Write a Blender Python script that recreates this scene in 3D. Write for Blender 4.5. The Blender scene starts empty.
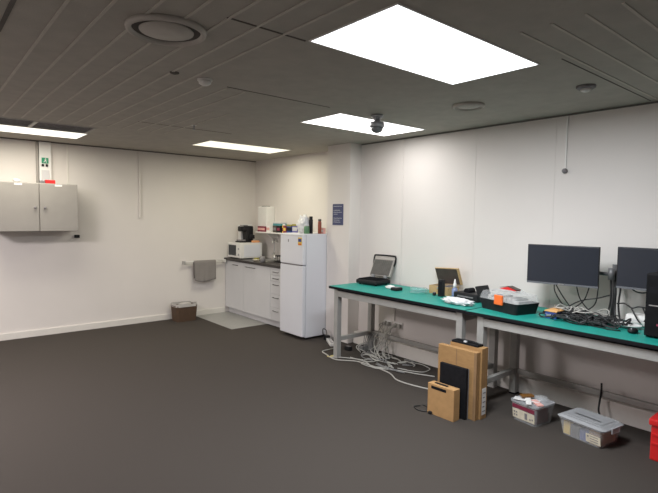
import bpy, bmesh, math, random
from mathutils import Vector, Matrix, noise
random.seed(7)
PI = math.pi
S = bpy.context.scene
COL = S.collection

# ------------------------------------------------------------------ materials
MATS = {}
def mat(name, col, rough=0.5, metal=0.0, var=0.0, scale=20.0, bump=0.0, bscale=None, emit=None, trans=0.0,
        alpha=1.0, ior=1.45, aniso=None, spec=0.5, detail=4.0):
    if name in MATS: return MATS[name]
    m = bpy.data.materials.new(name); m.use_nodes = True
    nt = m.node_tree; b = nt.nodes['Principled BSDF']
    b.inputs['Base Color'].default_value = (*col, 1)
    b.inputs['Roughness'].default_value = rough
    b.inputs['Metallic'].default_value = metal
    b.inputs['IOR'].default_value = ior
    b.inputs['Specular IOR Level'].default_value = spec
    b.inputs['Transmission Weight'].default_value = trans
    b.inputs['Alpha'].default_value = alpha
    tc = nt.nodes.new('ShaderNodeTexCoord')
    mp = nt.nodes.new('ShaderNodeMapping'); nt.links.new(tc.outputs['Object'], mp.inputs['Vector'])
    if aniso: mp.inputs['Scale'].default_value = aniso
    if var > 0:
        n = nt.nodes.new('ShaderNodeTexNoise'); n.inputs['Scale'].default_value = scale
        n.inputs['Detail'].default_value = detail
        nt.links.new(mp.outputs['Vector'], n.inputs['Vector'])
        r = nt.nodes.new('ShaderNodeValToRGB')
        r.color_ramp.elements[0].position = 0.3; r.color_ramp.elements[1].position = 0.7
        r.color_ramp.elements[0].color = (*[max(0, c*(1-var)) for c in col], 1)
        r.color_ramp.elements[1].color = (*[min(1, c*(1+var)) for c in col], 1)
        nt.links.new(n.outputs['Fac'], r.inputs['Fac']); nt.links.new(r.outputs['Color'], b.inputs['Base Color'])
    if bump > 0:
        n2 = nt.nodes.new('ShaderNodeTexNoise'); n2.inputs['Scale'].default_value = bscale or scale*3
        nt.links.new(mp.outputs['Vector'], n2.inputs['Vector'])
        bp = nt.nodes.new('ShaderNodeBump'); bp.inputs['Strength'].default_value = bump
        bp.inputs['Distance'].default_value = 0.01
        nt.links.new(n2.outputs['Fac'], bp.inputs['Height']); nt.links.new(bp.outputs['Normal'], b.inputs['Normal'])
    if emit:
        b.inputs['Emission Color'].default_value = (*emit[0], 1); b.inputs['Emission Strength'].default_value = emit[1]
    MATS[name] = m
    return m

WALL = mat('painted_wall', (.71, .672, .645), .75, var=.02, scale=1.5, bump=.05, bscale=120)
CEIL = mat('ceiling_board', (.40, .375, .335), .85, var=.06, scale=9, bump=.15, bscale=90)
RIDGE = mat('ceiling_joint', (.52, .49, .44), .8, var=.08, scale=6)
SEAM = mat('ceiling_seam', (.12, .11, .10), .9, var=.1)
CARPET = mat('carpet', (.066, .057, .051), .97, var=.22, scale=260, bump=.5, bscale=420, spec=.12)
VINYL = mat('vinyl_floor', (.30, .295, .285), .38, var=.05, scale=14)
SKIRT = mat('skirting_paint', (.72, .69, .65), .5, var=.02)
CONCEAL = mat('shadow_gap', (.15, .14, .13), .9, var=.1)
GREYM = mat('cabinet_grey', (.33, .31, .29), .45, .1, var=.03, scale=8)
WHITE = mat('white_paint', (.78, .77, .76), .45, var=.015, scale=5)
WHITEP = mat('white_plastic', (.75, .74, .72), .35, var=.02)
CUPB = mat('cupboard_laminate', (.60, .60, .62), .35, var=.02, scale=4)
FRIDGE = mat('fridge_enamel', (.70, .71, .76), .3, var=.015, scale=3)
STONE = mat('dark_worktop', (.035, .03, .03), .3, var=.6, scale=90)
CHROME = mat('brushed_metal', (.55, .55, .55), .28, .95, var=.05)
BLACK = mat('black_plastic', (.014, .014, .016), .5, spec=.3, var=.2, scale=30)
BLACKM = mat('matte_black', (.010, .010, .012), .8, spec=.15, var=.2, scale=30)
SCREEN = mat('screen_off', (.022, .026, .036), .22, var=.03, scale=3)
BEZEL = mat('bezel_silver', (.35, .36, .38), .4, .2, var=.05)
GREEN = mat('green_mat', (.012, .27, .225), .5, var=.08, scale=12)
BENCHM = mat('bench_metal', (.38, .375, .36), .42, .15, var=.06, scale=12)
CARD = mat('cardboard', (.34, .195, .08), .85, var=.08, scale=18, bump=.06, bscale=80, aniso=(1, 1, 4))
CARD2 = mat('cardboard_light', (.42, .245, .105), .85, var=.08, scale=18, bump=.06, bscale=80)
CARDD = mat('cardboard_dark', (.25, .15, .075), .9, var=.1, scale=18)
WOOD = mat('plywood', (.50, .34, .17), .6, var=.2, scale=14, aniso=(1, 8, 8))
DARKB = mat('dark_brown', (.075, .058, .05), .55, var=.15)
CABLEW = mat('cable_white', (.42, .41, .38), .5, var=.05)
CABLEB = mat('cable_black', (.015, .015, .016), .45, var=.1)
CABLEG = mat('cable_grey', (.22, .22, .22), .5, var=.1)
RED = mat('red_plastic', (.62, .02, .02), .4, var=.05)
ORANGE = mat('orange_plastic', (.85, .16, .03), .45, var=.03)
BLUE = mat('blue_plastic', (.03, .06, .25), .4, var=.1)
NAVY = mat('navy_sign', (.06, .07, .15), .45, var=.08)
TEAL = mat('teal_card', (.08, .28, .30), .5, var=.08)
YELLOW = mat('yellow_card', (.75, .52, .08), .5, var=.05)
MAROON = mat('maroon_card', (.22, .03, .06), .5, var=.08)
PURPLE = mat('purple_card', (.16, .15, .42), .5, var=.08)
PINK = mat('pink_card', (.75, .40, .36), .6, var=.08)
OLIVE = mat('olive_lid', (.30, .27, .05), .5, var=.08)
JARG = mat('green_glass', (.10, .22, .12), .2, var=.1)
BROWN = mat('brown_wicker', (.085, .05, .03), .7, var=.3, scale=60, bump=.3, bscale=90)
BAGP = mat('plastic_bag', (.72, .72, .74), .3, var=.03, bump=.5, bscale=25)
TOWEL = mat('grey_towel', (.25, .23, .22), .95, var=.1, scale=120, bump=.5, bscale=200)
CREAM = mat('cream_paper', (.66, .60, .48), .6, var=.1, scale=25)
PRINT = mat('print_grey', (.20, .19, .20), .6, var=.2)
EXITG = mat('exit_green', (.01, .22, .11), .5, emit=((.02, .5, .25), .08))
def clear_mat(name, col, a, rough=.15):
    m = mat(name, col, rough, alpha=a, var=.02)
    return m
CLEAR = clear_mat('clear_plastic', (.68, .70, .72), .24)
CLEARG = clear_mat('clear_tubing', (.35, .62, .60), .35)
FROST = clear_mat('frosted_lid', (.46, .47, .49), .58, .25)
def lamp_mat(name, col, s):
    return mat(name, (.8, .8, .8), .4, emit=(col, s))
LAMP_A = lamp_mat('diffuser_cool', (.93, .97, 1.0), 3.2)
LAMP_B = lamp_mat('diffuser_neutral', (1.0, .985, .96), 2.6)
LAMP_C = lamp_mat('diffuser_warm', (1.0, .96, .74), 1.15)
LAMP_D = lamp_mat('diffuser_left', (1.0, .97, .84), 1.4)

# ------------------------------------------------------------------ mesh builder
class MB:
    def __init__(s): s.v = []; s.f = []; s.smooth = set()
    def add(s, vs, fs, smooth=False):
        o = len(s.v); s.v += [tuple(v) for v in vs]
        for f in fs:
            if smooth: s.smooth.add(len(s.f))
            s.f.append(tuple(i+o for i in f))
        return s
    def box(s, x0, x1, y0, y1, z0, z1, bev=0.0, M=None):
        x0, x1 = min(x0, x1), max(x0, x1); y0, y1 = min(y0, y1), max(y0, y1); z0, z1 = min(z0, z1), max(z0, z1)
        bm = bmesh.new()
        vs = [bm.verts.new(p) for p in ((x0,y0,z0),(x1,y0,z0),(x1,y1,z0),(x0,y1,z0),(x0,y0,z1),(x1,y0,z1),(x1,y1,z1),(x0,y1,z1))]
        for f in ((3,2,1,0),(4,5,6,7),(0,1,5,4),(1,2,6,5),(2,3,7,6),(3,0,4,7)): bm.faces.new([vs[i] for i in f])
        if bev > 0:
            bev = min(bev, .45*min(x1-x0, y1-y0, z1-z0))
            bmesh.ops.bevel(bm, geom=list(bm.edges), offset=bev, segments=2, profile=.6, affect='EDGES')
        bm.verts.index_update()
        V = [v.co.copy() for v in bm.verts]
        if M is not None: V = [M @ v for v in V]
        F = [[v.index for v in f.verts] for f in bm.faces]
        bm.free()
        return s.add(V, F)
    def taper(s, cx, cy, z0, z1, w0, d0, w1, d1, rad=.02, seg=4, floor=True, wall=0.0):
        """rounded-rect tub; w along x, d along y"""
        def ring(w, d, z, r):
            out = []
            for qx, qy, a0 in ((1,1,0),(-1,1,PI/2),(-1,-1,PI),(1,-1,1.5*PI)):
                for k in range(seg+1):
                    a = a0 + k*PI/2/seg
                    out.append((cx+qx*(w/2-r)+r*math.cos(a), cy+qy*(d/2-r)+r*math.sin(a), z))
            return out
        rings = [ring(w0, d0, z0, rad), ring(w1, d1, z1, rad)]
        if wall > 0: rings += [ring(w1-2*wall, d1-2*wall, z1, max(rad-wall, .003)), ring(w0-2*wall, d0-2*wall, z0+wall, max(rad-wall, .003))]
        n = len(rings[0]); V = [p for r in rings for p in r]; F = []
        for j in range(len(rings)-1):
            for i in range(n):
                F.append((j*n+i, j*n+(i+1)%n, (j+1)*n+(i+1)%n, (j+1)*n+i))
        F.append(tuple(range(n-1, -1, -1)))
        F.append(tuple((len(rings)-1)*n+i for i in range(n)))
        return s.add(V, F)
    def lathe(s, prof, c=(0,0,0), seg=24, axis='z', smooth=True):
        V = []; F = []
        for r, z in prof:
            for i in range(seg):
                a = 2*PI*i/seg
                p = (r*math.cos(a), r*math.sin(a), z)
                if axis == 'x': p = (p[2], p[0], p[1])
                if axis == 'y': p = (p[0], p[2], p[1])
                V.append((p[0]+c[0], p[1]+c[1], p[2]+c[2]))
        n = len(prof)
        for j in range(n-1):
            for i in range(seg): F.append((j*seg+i, j*seg+(i+1)%seg, (j+1)*seg+(i+1)%seg, (j+1)*seg+i))
        s.add(V, F, smooth)
        o = len(s.v)-len(V)
        s.f.append(tuple(o+i for i in range(seg-1, -1, -1))); s.f.append(tuple(o+(n-1)*seg+i for i in range(seg)))
        return s
    def cyl(s, c, r, h, axis='z', seg=20): return s.lathe([(r,0),(r,h)], c, seg, axis)
    def tube(s, pts, r=.004, seg=7, res=5, curve=True):
        P = [Vector(p) for p in pts]
        if curve and len(P) > 2:
            Q = [P[0]*2-P[1]] + P + [P[-1]*2-P[-2]]; out = []
            for i in range(1, len(Q)-2):
                for k in range(res):
                    t = k/res; a, b, c, d = Q[i-1], Q[i], Q[i+1], Q[i+2]
                    out.append(.5*((2*b)+(c-a)*t+(2*a-5*b+4*c-d)*t*t+(3*b-a-3*c+d)*t**3))
            P = out+[P[-1]]
        V = []; F = []; up = Vector((0,0,1)); prev = None
        for i, p in enumerate(P):
            t = (P[min(i+1, len(P)-1)]-P[max(i-1, 0)])
            t = t.normalized() if t.length > 1e-9 else Vector((1,0,0))
            if prev is None:
                a = t.cross(up)
                if a.length < .1: a = t.cross(Vector((1,0,0)))
            else: a = prev - t*prev.dot(t)
            a.normalize(); b = t.cross(a); prev = a
            for k in range(seg):
                an = 2*PI*k/seg; V.append(p+a*math.cos(an)*r+b*math.sin(an)*r)
        for i in range(len(P)-1):
            for k in range(seg): F.append((i*seg+k, i*seg+(k+1)%seg, (i+1)*seg+(k+1)%seg, (i+1)*seg+k))
        F.append(tuple(range(seg-1, -1, -1))); F.append(tuple((len(P)-1)*seg+k for k in range(seg)))
        return s.add(V, F, True)
    def prism(s, poly, axis, a0, a1):
        """poly in the two other axes; axis 'x','y','z'"""
        def p3(u, v, a): return {'x': (a,u,v), 'y': (u,a,v), 'z': (u,v,a)}[axis]
        n = len(poly)
        V = [p3(u, v, a0) for u, v in poly]+[p3(u, v, a1) for u, v in poly]
        F = [tuple(range(n)), tuple(range(2*n-1, n-1, -1))]+[(i, (i+1)%n, n+(i+1)%n, n+i) for i in range(n)]
        return s.add(V, F)
    def blob(s, c, r, amp=.15, freq=3, seed=0, sub=4, flat=True):
        bm = bmesh.new(); bmesh.ops.create_icosphere(bm, subdivisions=sub, radius=1)
        V = []
        for v in bm.verts:
            d = 1+amp*noise.turbulence(v.co*freq+Vector((seed*3.1, 0, 0)), 4, True)*1.5 - amp*.7
            q = v.co*d; z = q.z
            if flat: z = max(z, -.75)
            V.append((c[0]+q.x*r[0], c[1]+q.y*r[1], c[2]+(z+(.75 if flat else 0))*r[2]))
        F = [[v.index for v in f.verts] for f in bm.faces]; bm.free()
        return s.add(V, F, True)
    def xf(s, M): s.v = [tuple(M @ Vector(v)) for v in s.v]; return s

def origin(o):
    v = Vector((0,0,0))
    while o is not None: v += o.location; o = o.parent
    return v
def obj(name, mb, m, parent=None, loc=None):
    me = bpy.data.meshes.new(name)
    off = origin(parent) if parent else Vector(loc or (0,0,0))
    me.from_pydata([tuple(Vector(v)-off) for v in mb.v], [], mb.f)
    me.materials.append(m)
    for i in mb.smooth:
        if i < len(me.polygons): me.polygons[i].use_smooth = True
    bm = bmesh.new(); bm.from_mesh(me); bmesh.ops.recalc_face_normals(bm, faces=bm.faces); bm.to_mesh(me); bm.free()
    me.update()
    o = bpy.data.objects.new(name, me); COL.objects.link(o)
    if parent: o.parent = parent
    else: o.location = off
    return o
def tag(o, label, cat, group=None, kind=None):
    o['label'] = label; o['category'] = cat
    if group: o['group'] = group
    if kind: o['kind'] = kind
    return o
def thing(name, label, cat, loc=(0,0,0), group=None):
    o = bpy.data.objects.new(name, None); COL.objects.link(o); o.location = loc; o.empty_display_size = .05
    return tag(o, label, cat, group)
def struct(name, mb, m, parent=None, loc=None):
    o = obj(name, mb, m, parent, loc)
    if parent is None: o['kind'] = 'structure'
    return o
def copy_tree(o, parent=None):
    c = o.copy(); COL.objects.link(c)
    if parent: c.parent = parent
    for ch in list(o.children): copy_tree(ch, c)
    return c
def B(*a, **k): return MB().box(*a, **k)

# ------------------------------------------------------------------ the room
XR, XK, ZC = .15, .28, 2.5          # right wall, kitchen alcove wall, ceiling
XL, YF = -6.7, -9.4
struct('floor', B(XL, XR+.1, YF, 0, -.1, 0), CARPET)
struct('floor_kitchen', B(-.815, XK+.02, -1.165, 0, -.08, .004), VINYL)
# ceiling slab with openings for the four light panels and the return grille
LIGHTS = [(-2.59, -1.365, -5.755, -5.15), (-1.295, -.13, -3.93, -3.35), (-1.37, -.16, -1.625, -1.095), (-3.80, -2.61, -1.06, -.55),
          (-5.60, -4.42, -3.0, -2.42)]     # the last one: unseen panel added at the left to brighten the back wall
GRILLE = (-3.80, -2.64, -1.53, -1.09)
xs = sorted({XL-.1, XK+.1} | {v for L in LIGHTS+[GRILLE] for v in L[:2]})
ys = sorted({YF-.1, .1} | {v for L in LIGHTS+[GRILLE] for v in L[2:]})
mb = MB()
for i in range(len(xs)-1):
    for j in range(len(ys)-1):
        cx, cy = (xs[i]+xs[i+1])/2, (ys[j]+ys[j+1])/2
        if any(L[0] < cx < L[1] and L[2] < cy < L[3] for L in LIGHTS+[GRILLE]): continue
        mb.add([(xs[i],ys[j],ZC),(xs[i+1],ys[j],ZC),(xs[i+1],ys[j+1],ZC),(xs[i],ys[j+1],ZC)], [(0,1,2,3)])
mb.box(XL-.1, XK+.1, YF-.1, .1, ZC+.15, ZC+.22)
struct('ceiling', mb, CEIL)
struct('wall_back', B(XL-.1, XK+.1, 0, .1, 0, ZC+.1), WALL)
struct('wall_kitchen', B(XK, XK+.1, -2.35, 0, 0, ZC+.1), WALL)
struct('wall_pillar', B(-.035, XK+.1, -2.70, -2.27, 0, ZC), WALL)
struct('wall_right', B(XR, XR+.1, YF, -2.70, 0, ZC+.1), WALL)
struct('wall_left', B(XL-.1, XL, YF, 0, 0, ZC+.1), WALL)
struct('wall_front', B(XL-.1, XK+.1, YF-.1, YF, 0, ZC+.1), WALL)
struct('baseboard_back', B(XL, -.30, -.018, 0, 0, .085, .004), SKIRT)
struct('baseboard_right', B(.045, XR, YF, -2.72, 0, .15, .006), SKIRT)
# shadow line where walls meet ceiling
mb = B(XL, XK, -.012, -.0, ZC-.014, ZC-.002); mb.box(XR-.012, XR, YF, -2.71, ZC-.014, ZC-.002)
struct('trim_1', mb, CONCEAL)
# raised joint strips of the ceiling boards
mb = MB()
def strip(x0, x1, y0, y1): mb.box(x0, x1, y0, y1, ZC-.004, ZC+.001)
x = -3.645
while x < -1.85:
    if x < -2.62: strip(x-.007, x+.007, -9.2, -1.62)
    else:
        strip(x-.006, x+.006, -4.0 if x < -2.2 else -3.2, -1.72)
    x += .1515
x = -3.95
while x > -6.5:
    if -5.7 < x < -3.95: strip(x-.007, x+.007, -2.3, -.1); strip(x-.007, x+.007, -9.2, -3.1)
    else: strip(x-.007, x+.007, -9.2, -.1)
    x -= .1515
y = -5.93
while y > -9.2: strip(-1.9, .1, y-.007, y+.007); y -= .150
struct('trim_2', mb, RIDGE)
mb = MB(); mb.box(-3.05, -2.60, -5.135, -5.125, ZC-.003, ZC+.001); mb.box(-3.83, -3.81, -9.0, -4.2, ZC-.003, ZC+.001)
mb.box(-2.45, -1.42, -2.24, -2.232, ZC-.002, ZC+.001); mb.box(-2.45, -1.5, -4.03, -4.022, ZC-.002, ZC+.001)
mb.box(-1.36, 0.1, -5.885, -5.878, ZC-.002, ZC+.001)
struct('trim_3', mb, SEAM)
# vertical cover strips on the walls
struct('trim_4', B(-1.675, -1.650, -.022, 0, 1.53, ZC-.015, .003), WALL)
struct('trim_5', B(-2.60, -2.583, -.008, 0, 1.95, ZC-.015, .002), SKIRT)
struct('trim_6', B(XR-.008, XR, -3.40, -3.375, .82, ZC-.015, .002), WALL)
# wall_right panel joint lines (very fine)
mb = MB()
for yy in (-4.35, -5.15, -6.15): mb.box(XR-.002, XR, yy-.003, yy+.003, .82, ZC-.02)
struct('trim_7', mb, WALL)

# ------------------------------------------------------------------ ceiling fittings
def ceiling_light(L, m, label, watts, col):
    x0, x1, y0, y1 = L
    t = thing('ceiling_light', label, 'light', ((x0+x1)/2, (y0+y1)/2, ZC))
    f = MB(); w = .006
    f.box(x0-.003, x1+.003, y0-.003, y0+w, ZC-.006, ZC+.05); f.box(x0-.003, x1+.003, y1-w, y1+.003, ZC-.006, ZC+.05)
    f.box(x0-.003, x0+w, y0+w, y1-w, ZC-.006, ZC+.05); f.box(x1-w, x1+.003, y0+w, y1-w, ZC-.006, ZC+.05)
    obj('frame', f, WHITE, t)
    obj('diffuser', B(x0+w, x1-w, y0+w, y1-w, ZC-.004, ZC+.03), m, t)
    la = bpy.data.lights.new('lamp', 'AREA'); la.shape = 'RECTANGLE'; la.size = x1-x0-.06; la.size_y = y1-y0-.06
    la.energy = watts; la.color = col; la.spread = math.radians(178)
    lo = bpy.data.objects.new('lamp', la); COL.objects.link(lo); lo.parent = t; lo.location = (0, 0, -.008)
    return t
ceiling_light(LIGHTS[0], LAMP_A, 'large bright white rectangular ceiling light panel, the nearest and biggest in view', 84, (.93, .97, 1.0))
ceiling_light(LIGHTS[1], LAMP_B, 'bright ceiling light panel with a small domed camera hanging in front of it', 12, (1, .98, .95))
ceiling_light(LIGHTS[2], LAMP_C, 'dimmer warm-toned ceiling light panel in front of the kitchen corner', 19, (1, .95, .74))
ceiling_light(LIGHTS[3], LAMP_D, 'ceiling light panel above the grey wall cabinet, beside a dark grille', 20, (1, .94, .78))
ceiling_light(LIGHTS[4], LAMP_B, 'unseen ceiling light panel at far left, added to brighten the back wall', 135, (1, .925, .925))
x0, x1, y0, y1 = GRILLE
t = thing('ceiling_grille', 'dark two-bay air return grille in the ceiling next to the light over the grey cabinet', 'vent', ((x0+x1)/2, (y0+y1)/2, ZC))
f = MB()
for a in ((x0, x1, y0, y0+.015), (x0, x1, y1-.015, y1), (x0, x0+.015, y0+.015, y1-.015), (x1-.015, x1, y0+.015, y1-.015), (-3.215, -3.18, y0+.015, y1-.015)):
    f.box(*a, ZC-.006, ZC+.05)
obj('frame', f, BENCHM, t)
s_ = MB(); yy = y0+.04
while yy < y1-.03: s_.box(x0+.015, x1-.015, yy, yy+.008, ZC+.002, ZC+.04); yy += .03
obj('louvre', s_, PRINT, t)
obj('backing', B(x0, x1, y0, y1, ZC+.05, ZC+.06), CONCEAL, t)

def round_vent(cx, cy, r, label, dark):
    t = thing('round_vent', label, 'vent', (cx, cy, ZC))
    obj('outer_ring', MB().lathe([(r*1.0, 0), (r*.98, -.018), (r*.90, -.026), (r*.84, -.012), (r*.84, 0)], (cx, cy, ZC), 48), CEILW, t)
    obj('throat', MB().lathe([(r*.85, -.001), (r*.84, -.006)], (cx, cy, ZC), 48), dark, t)
    obj('centre_plate', MB().lathe([(r*.30, -.009), (r*.67, -.010), (r*.665, -.014), (r*.2, -.017)], (cx, cy, ZC), 48), CEILW, t)
CEILW = mat('vent_paint', (.50, .47, .43), .6, var=.03)
round_vent(-3.20, -4.80, .192, 'large round ceiling diffuser vent with a dark ring, at upper left', SEAM)
round_vent(-.75, -4.86, .125, 'small round ceiling vent near the right wall, between the two brightest lights and the wall', CEILW)

t = thing('smoke_detector', 'small round smoke detector on the ribbed ceiling near the large round vent', 'detector', (-2.655, -4.10, ZC))
obj('base', MB().cyl((-2.655, -4.10, ZC-.012), .05, .012), WHITEP, t)
obj('sensor_dome', MB().lathe([(.042, -.012), (.040, -.03), (.02, -.042)], (-2.655, -4.10, ZC), 24), WHITEP, t)
t = thing('occupancy_sensor', 'low round ceiling sensor above the monitors with a dark rim', 'detector', (-.67, -5.73, ZC))
obj('base', MB().lathe([(.062, 0), (.060, -.012), (.05, -.02)], (-.67, -5.73, ZC), 28), PRINT, t)
obj('lens', MB().lathe([(.035, -.02), (.03, -.034), (.012, -.04)], (-.67, -5.73, ZC), 24), WHITEP, t)
tag(obj('ceiling_rose', MB().lathe([(.03, 0), (.028, -.006), (.01, -.012)], (-2.87, -4.11, ZC), 20), SEAM, loc=(-2.87, -4.11, ZC)), 'small dark round blanking plug in the ribbed ceiling beside the smoke detector', 'ceiling plug')
t = thing('sprinkler', 'small sprinkler head under the ceiling in front of the back wall', 'sprinkler', (-1.965, -2.45, ZC))
obj('escutcheon', MB().cyl((-1.965, -2.45, ZC-.006), .025, .0075), CHROME, t)
obj('nozzle', MB().lathe([(.008, -.006), (.008, -.03), (.004, -.045), (.018, -.047), (.018, -.05)], (-1.965, -2.45, ZC), 16), BEZEL, t)
cx, cy = -.99, -4.08
t = thing('dome_camera', 'small domed security camera hanging from the ceiling against a light panel', 'camera', (cx, cy, ZC))
obj('mount', MB().lathe([(.055, 0), (.052, -.02), (.03, -.03), (.022, -.06)], (cx, cy, ZC), 28), BEZEL, t)
obj('housing', MB().lathe([(.03, -.055), (.062, -.065), (.066, -.10), (.060, -.108)], (cx, cy, ZC), 28), BEZEL, t)
obj('dome', MB().lathe([(.056, -.108), (.052, -.13), (.036, -.15), (.012, -.158)], (cx, cy, ZC), 28), mat('smoked_dome', (.16, .17, .18), .15, var=.05), t)

# ------------------------------------------------------------------ back wall
t = thing('wall_cabinet', 'grey metal two-door cabinet hung on the back wall', 'cabinet', (-2.985, -.175, 1.36))
obj('body', B(-3.41, -2.555, -.325, 0, 1.36, 1.95, .004), GREYM, t)
for a, b, k, la in ((-3.406, -2.990, -3.035, 'left'), (-2.982, -2.559, -2.93, 'right')):
    d = obj('door', B(a, b, -.345, -.326, 1.364, 1.943, .004), GREYM, t)
    obj('knob', MB().lathe([(.008, 0), (.008, -.012), (.016, -.016), (.016, -.026), (.006, -.03)], (k, -.345, 1.65), 18, 'y'), PRINT, d)
    lx = (a+b)/2
    obj('paper_label', B(lx-.045, lx+.035, -.347, -.3455, 1.915, 1.937), WHITE, d)
obj('side_lock', B(-2.555, -2.545, -.28, -.24, 1.72, 1.79, .003), CHROME, t)
t = thing('marker_tray', 'red and black small item lying on top of the grey wall cabinet', 'box', (-2.86, -.22, 1.95))
obj('tray', B(-2.90, -2.79, -.26, -.18, 1.95, 1.998, .008), RED, t)
obj('lid', B(-2.955, -2.905, -.25, -.19, 1.95, 1.985, .006), PRINT, t)
t = thing('tape_roll', 'small white roll on top of the grey wall cabinet near its left end', 'roll', (-3.20, -.22, 1.95))
obj('roll', MB().lathe([(.022, -.035), (.022, .035)], (-3.20, -.22, 1.972), 20, 'x'), WHITEP, t)
obj('core', MB().lathe([(.009, -.037), (.009, .037)], (-3.20, -.22, 1.972), 16, 'x'), CARD, t)
# exit light on its upright duct
t = thing('exit_light', 'white upright duct with a small green exit light above the grey cabinet', 'exit light', (-2.855, -.02, 1.955))
obj('duct', B(-2.925, -2.79, -.045, 0, 1.955, 2.485, .005), WHITE, t)
obj('side_channel', B(-2.955, -2.932, -.03, 0, 1.955, 2.485, .003), GREYM, t)
pn = obj('sign_panel', B(-2.90, -2.825, -.058, -.045, 2.215, 2.285, .003), EXITG, t)
rm = MB()                                       # running figure
rm.cyl((-2.858, -.0605, 2.272), .0055, .002, 'y', 12)
rm.prism([(-2.866, 2.264), (-2.852, 2.262), (-2.857, 2.243), (-2.869, 2.245)], 'y', -.0605, -.0585)
rm.prism([(-2.868, 2.246), (-2.861, 2.246), (-2.866, 2.232), (-2.884, 2.226), (-2.885, 2.231), (-2.872, 2.235)], 'y', -.0605, -.0585)
rm.prism([(-2.862, 2.247), (-2.856, 2.243), (-2.845, 2.236), (-2.850, 2.222), (-2.855, 2.223), (-2.852, 2.233)], 'y', -.0605, -.0585)
rm.prism([(-2.853, 2.262), (-2.851, 2.257), (-2.840, 2.251), (-2.837, 2.255)], 'y', -.0605, -.0585)
obj('running_figure', rm, WHITE, pn)
for xx in (-2.888, -2.843): obj('bracket', B(xx-.012, xx+.012, -.062, -.045, 2.175, 2.205, .004), BLACKM, t)
obj('lower_plate', B(-2.905, -2.815, -.050, -.045, 1.97, 2.13, .002), CUPB, t)
t = thing('wall_hook', 'small black latch block on the back wall just under the grey cabinet corner', 'hook', (-2.50, -.03, 1.28))
obj('plate', B(-2.53, -2.465, -.02, 0, 1.26, 1.30, .004), BLACK, t)
obj('arm', B(-2.515, -2.49, -.06, -.02, 1.272, 1.288, .003), BLACK, t)
# towel rail
t = thing('towel_rail', 'white double towel rail fixed to the back wall beside the kitchen cupboards', 'rail', (-.66, -.06, .86))
for z_, y_ in ((.868, -.085), (.838, -.045)):
    obj('rail', MB().cyl((-1.02, y_, z_), .007, .70, 'x', 14), WHITEP, t)
for xx in (-1.02, -.335): obj('bracket', B(xx-.008, xx+.008, -.095, 0, .828, .878, .004), CHROME if xx < -1 else WHITEP, t)
# towel
mb = MB(); nx, nz = 26, 22; V = []; F = []
prof = []
for j in range(nz+1):
    s_ = j/nz
    if s_ < .30: prof.append((-.062, .60+(.868-.60)*s_/.30, 0))
    elif s_ < .40:
        a = PI*(s_-.30)/.10; prof.append((-.085+.013*math.cos(a)+.008*0, .868+.012*math.sin(a), 0))
    else: prof.append((-.104, .868-(s_-.40)/.60*.30, 1))
for j, (yy, zz, fr) in enumerate(prof):
    for i in range(nx+1):
        u = i/nx; xx = -.875+.365*u
        drop = max(0, .868-zz)/.3
        w = math.sin(u*17+drop*1.5)*.006*drop + math.sin(u*7)*.005*drop
        zz2 = zz - (.02*math.sin(u*4.2)+.012*u)*drop*(1 if fr else -.3)
        V.append((xx+.012*drop*(1-u), yy-(abs(w)*1.2 if fr else -abs(w)*.5), zz2))
for j in range(nz):
    for i in range(nx):
        a = j*(nx+1)+i; F.append((a, a+1, a+nx+2, a+nx+1))
mb.add(V, F, True)
tw = tag(obj('hand_towel', mb, TOWEL, loc=(-.69, -.085, .60)), 'grey hand towel draped over the white towel rail', 'towel')
so = tw.modifiers.new('thick', 'SOLIDIFY'); so.thickness = .006; so.offset = 0
# bin
t = thing('waste_bin', 'brown waste bin with a white liner on the floor against the back wall', 'bin', (-1.08, -.19, 0))
obj('bin_body', MB().taper(-1.08, -.19, 0, .235, .30, .23, .335, .25, .04, 5, wall=.006), BROWN, t)
ln = MB().taper(-1.08, -.19, .215, .262, .337, .253, .33, .245, .042, 5, wall=.004)
ln.v = [(v[0]+.004*math.sin(v[1]*90), v[1]+.004*math.sin(v[0]*80), v[2]+(.016*math.sin(v[0]*33)*math.cos(v[1]*25) if v[2] > .23 else .008*math.sin(v[0]*50))) for v in ln.v]
obj('bin_liner', ln, mat('bin_liner', (.45, .43, .41), .5, var=.05, bump=.4, bscale=30), t)
obj('liner_knot', MB().blob((-1.06, -.17, .225), (.10, .07, .022), .35, 3, 2, 3), mat('bin_liner', (.45, .43, .41), .5, var=.05, bump=.4, bscale=30), t)

# ------------------------------------------------------------------ kitchen corner
FX = -.29
t = thing('base_cupboards', 'pale grey kitchen base cupboard run with drawers along the alcove wall', 'cupboard', (-.01, -.9, 0))
obj('carcass', B(FX+.02, XK-.006, -1.745, -.002, .095, .862), CUPB, t)
obj('plinth', B(-.225, XK-.006, -1.745, -.002, .004, .095), CUPB, t)
def handle(y0, y1, z, par): 
    m_ = MB(); m_.tube([(FX-.0, y0, z), (FX-.022, y0, z), (FX-.022, y1, z), (FX-.0, y1, z)], .005, 8, curve=False)
    return obj('handle', m_, mat('dull_steel', (.16, .16, .16), .4, .6, var=.05), par)
for a, b, h0, h1 in ((-.008, -.585, -.28, -.41), (-.591, -1.325, -.68, -.92)):
    d = obj('door', B(FX, FX+.019, b, a, .10, .857, .003), CUPB, t)
    handle(h0, h1, .805, d)
zz = [.857, .752, .665, .48, .29, .10]
for k in range(5):
    d = obj('drawer', B(FX, FX+.019, -1.74, -1.331, zz[k+1]+.003, zz[k], .003), CUPB, t)
    handle(-1.415, -1.535, zz[k]-(.06 if k == 0 else .045), d)
wt = struct  # (kept short)
tag(obj('worktop', B(-.315, XK, -1.75, -.002, .862, .90, .006), STONE, loc=(0, -.9, .862)), 'dark speckled kitchen worktop over the pale cupboards', 'worktop')
ZW = .90
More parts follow.
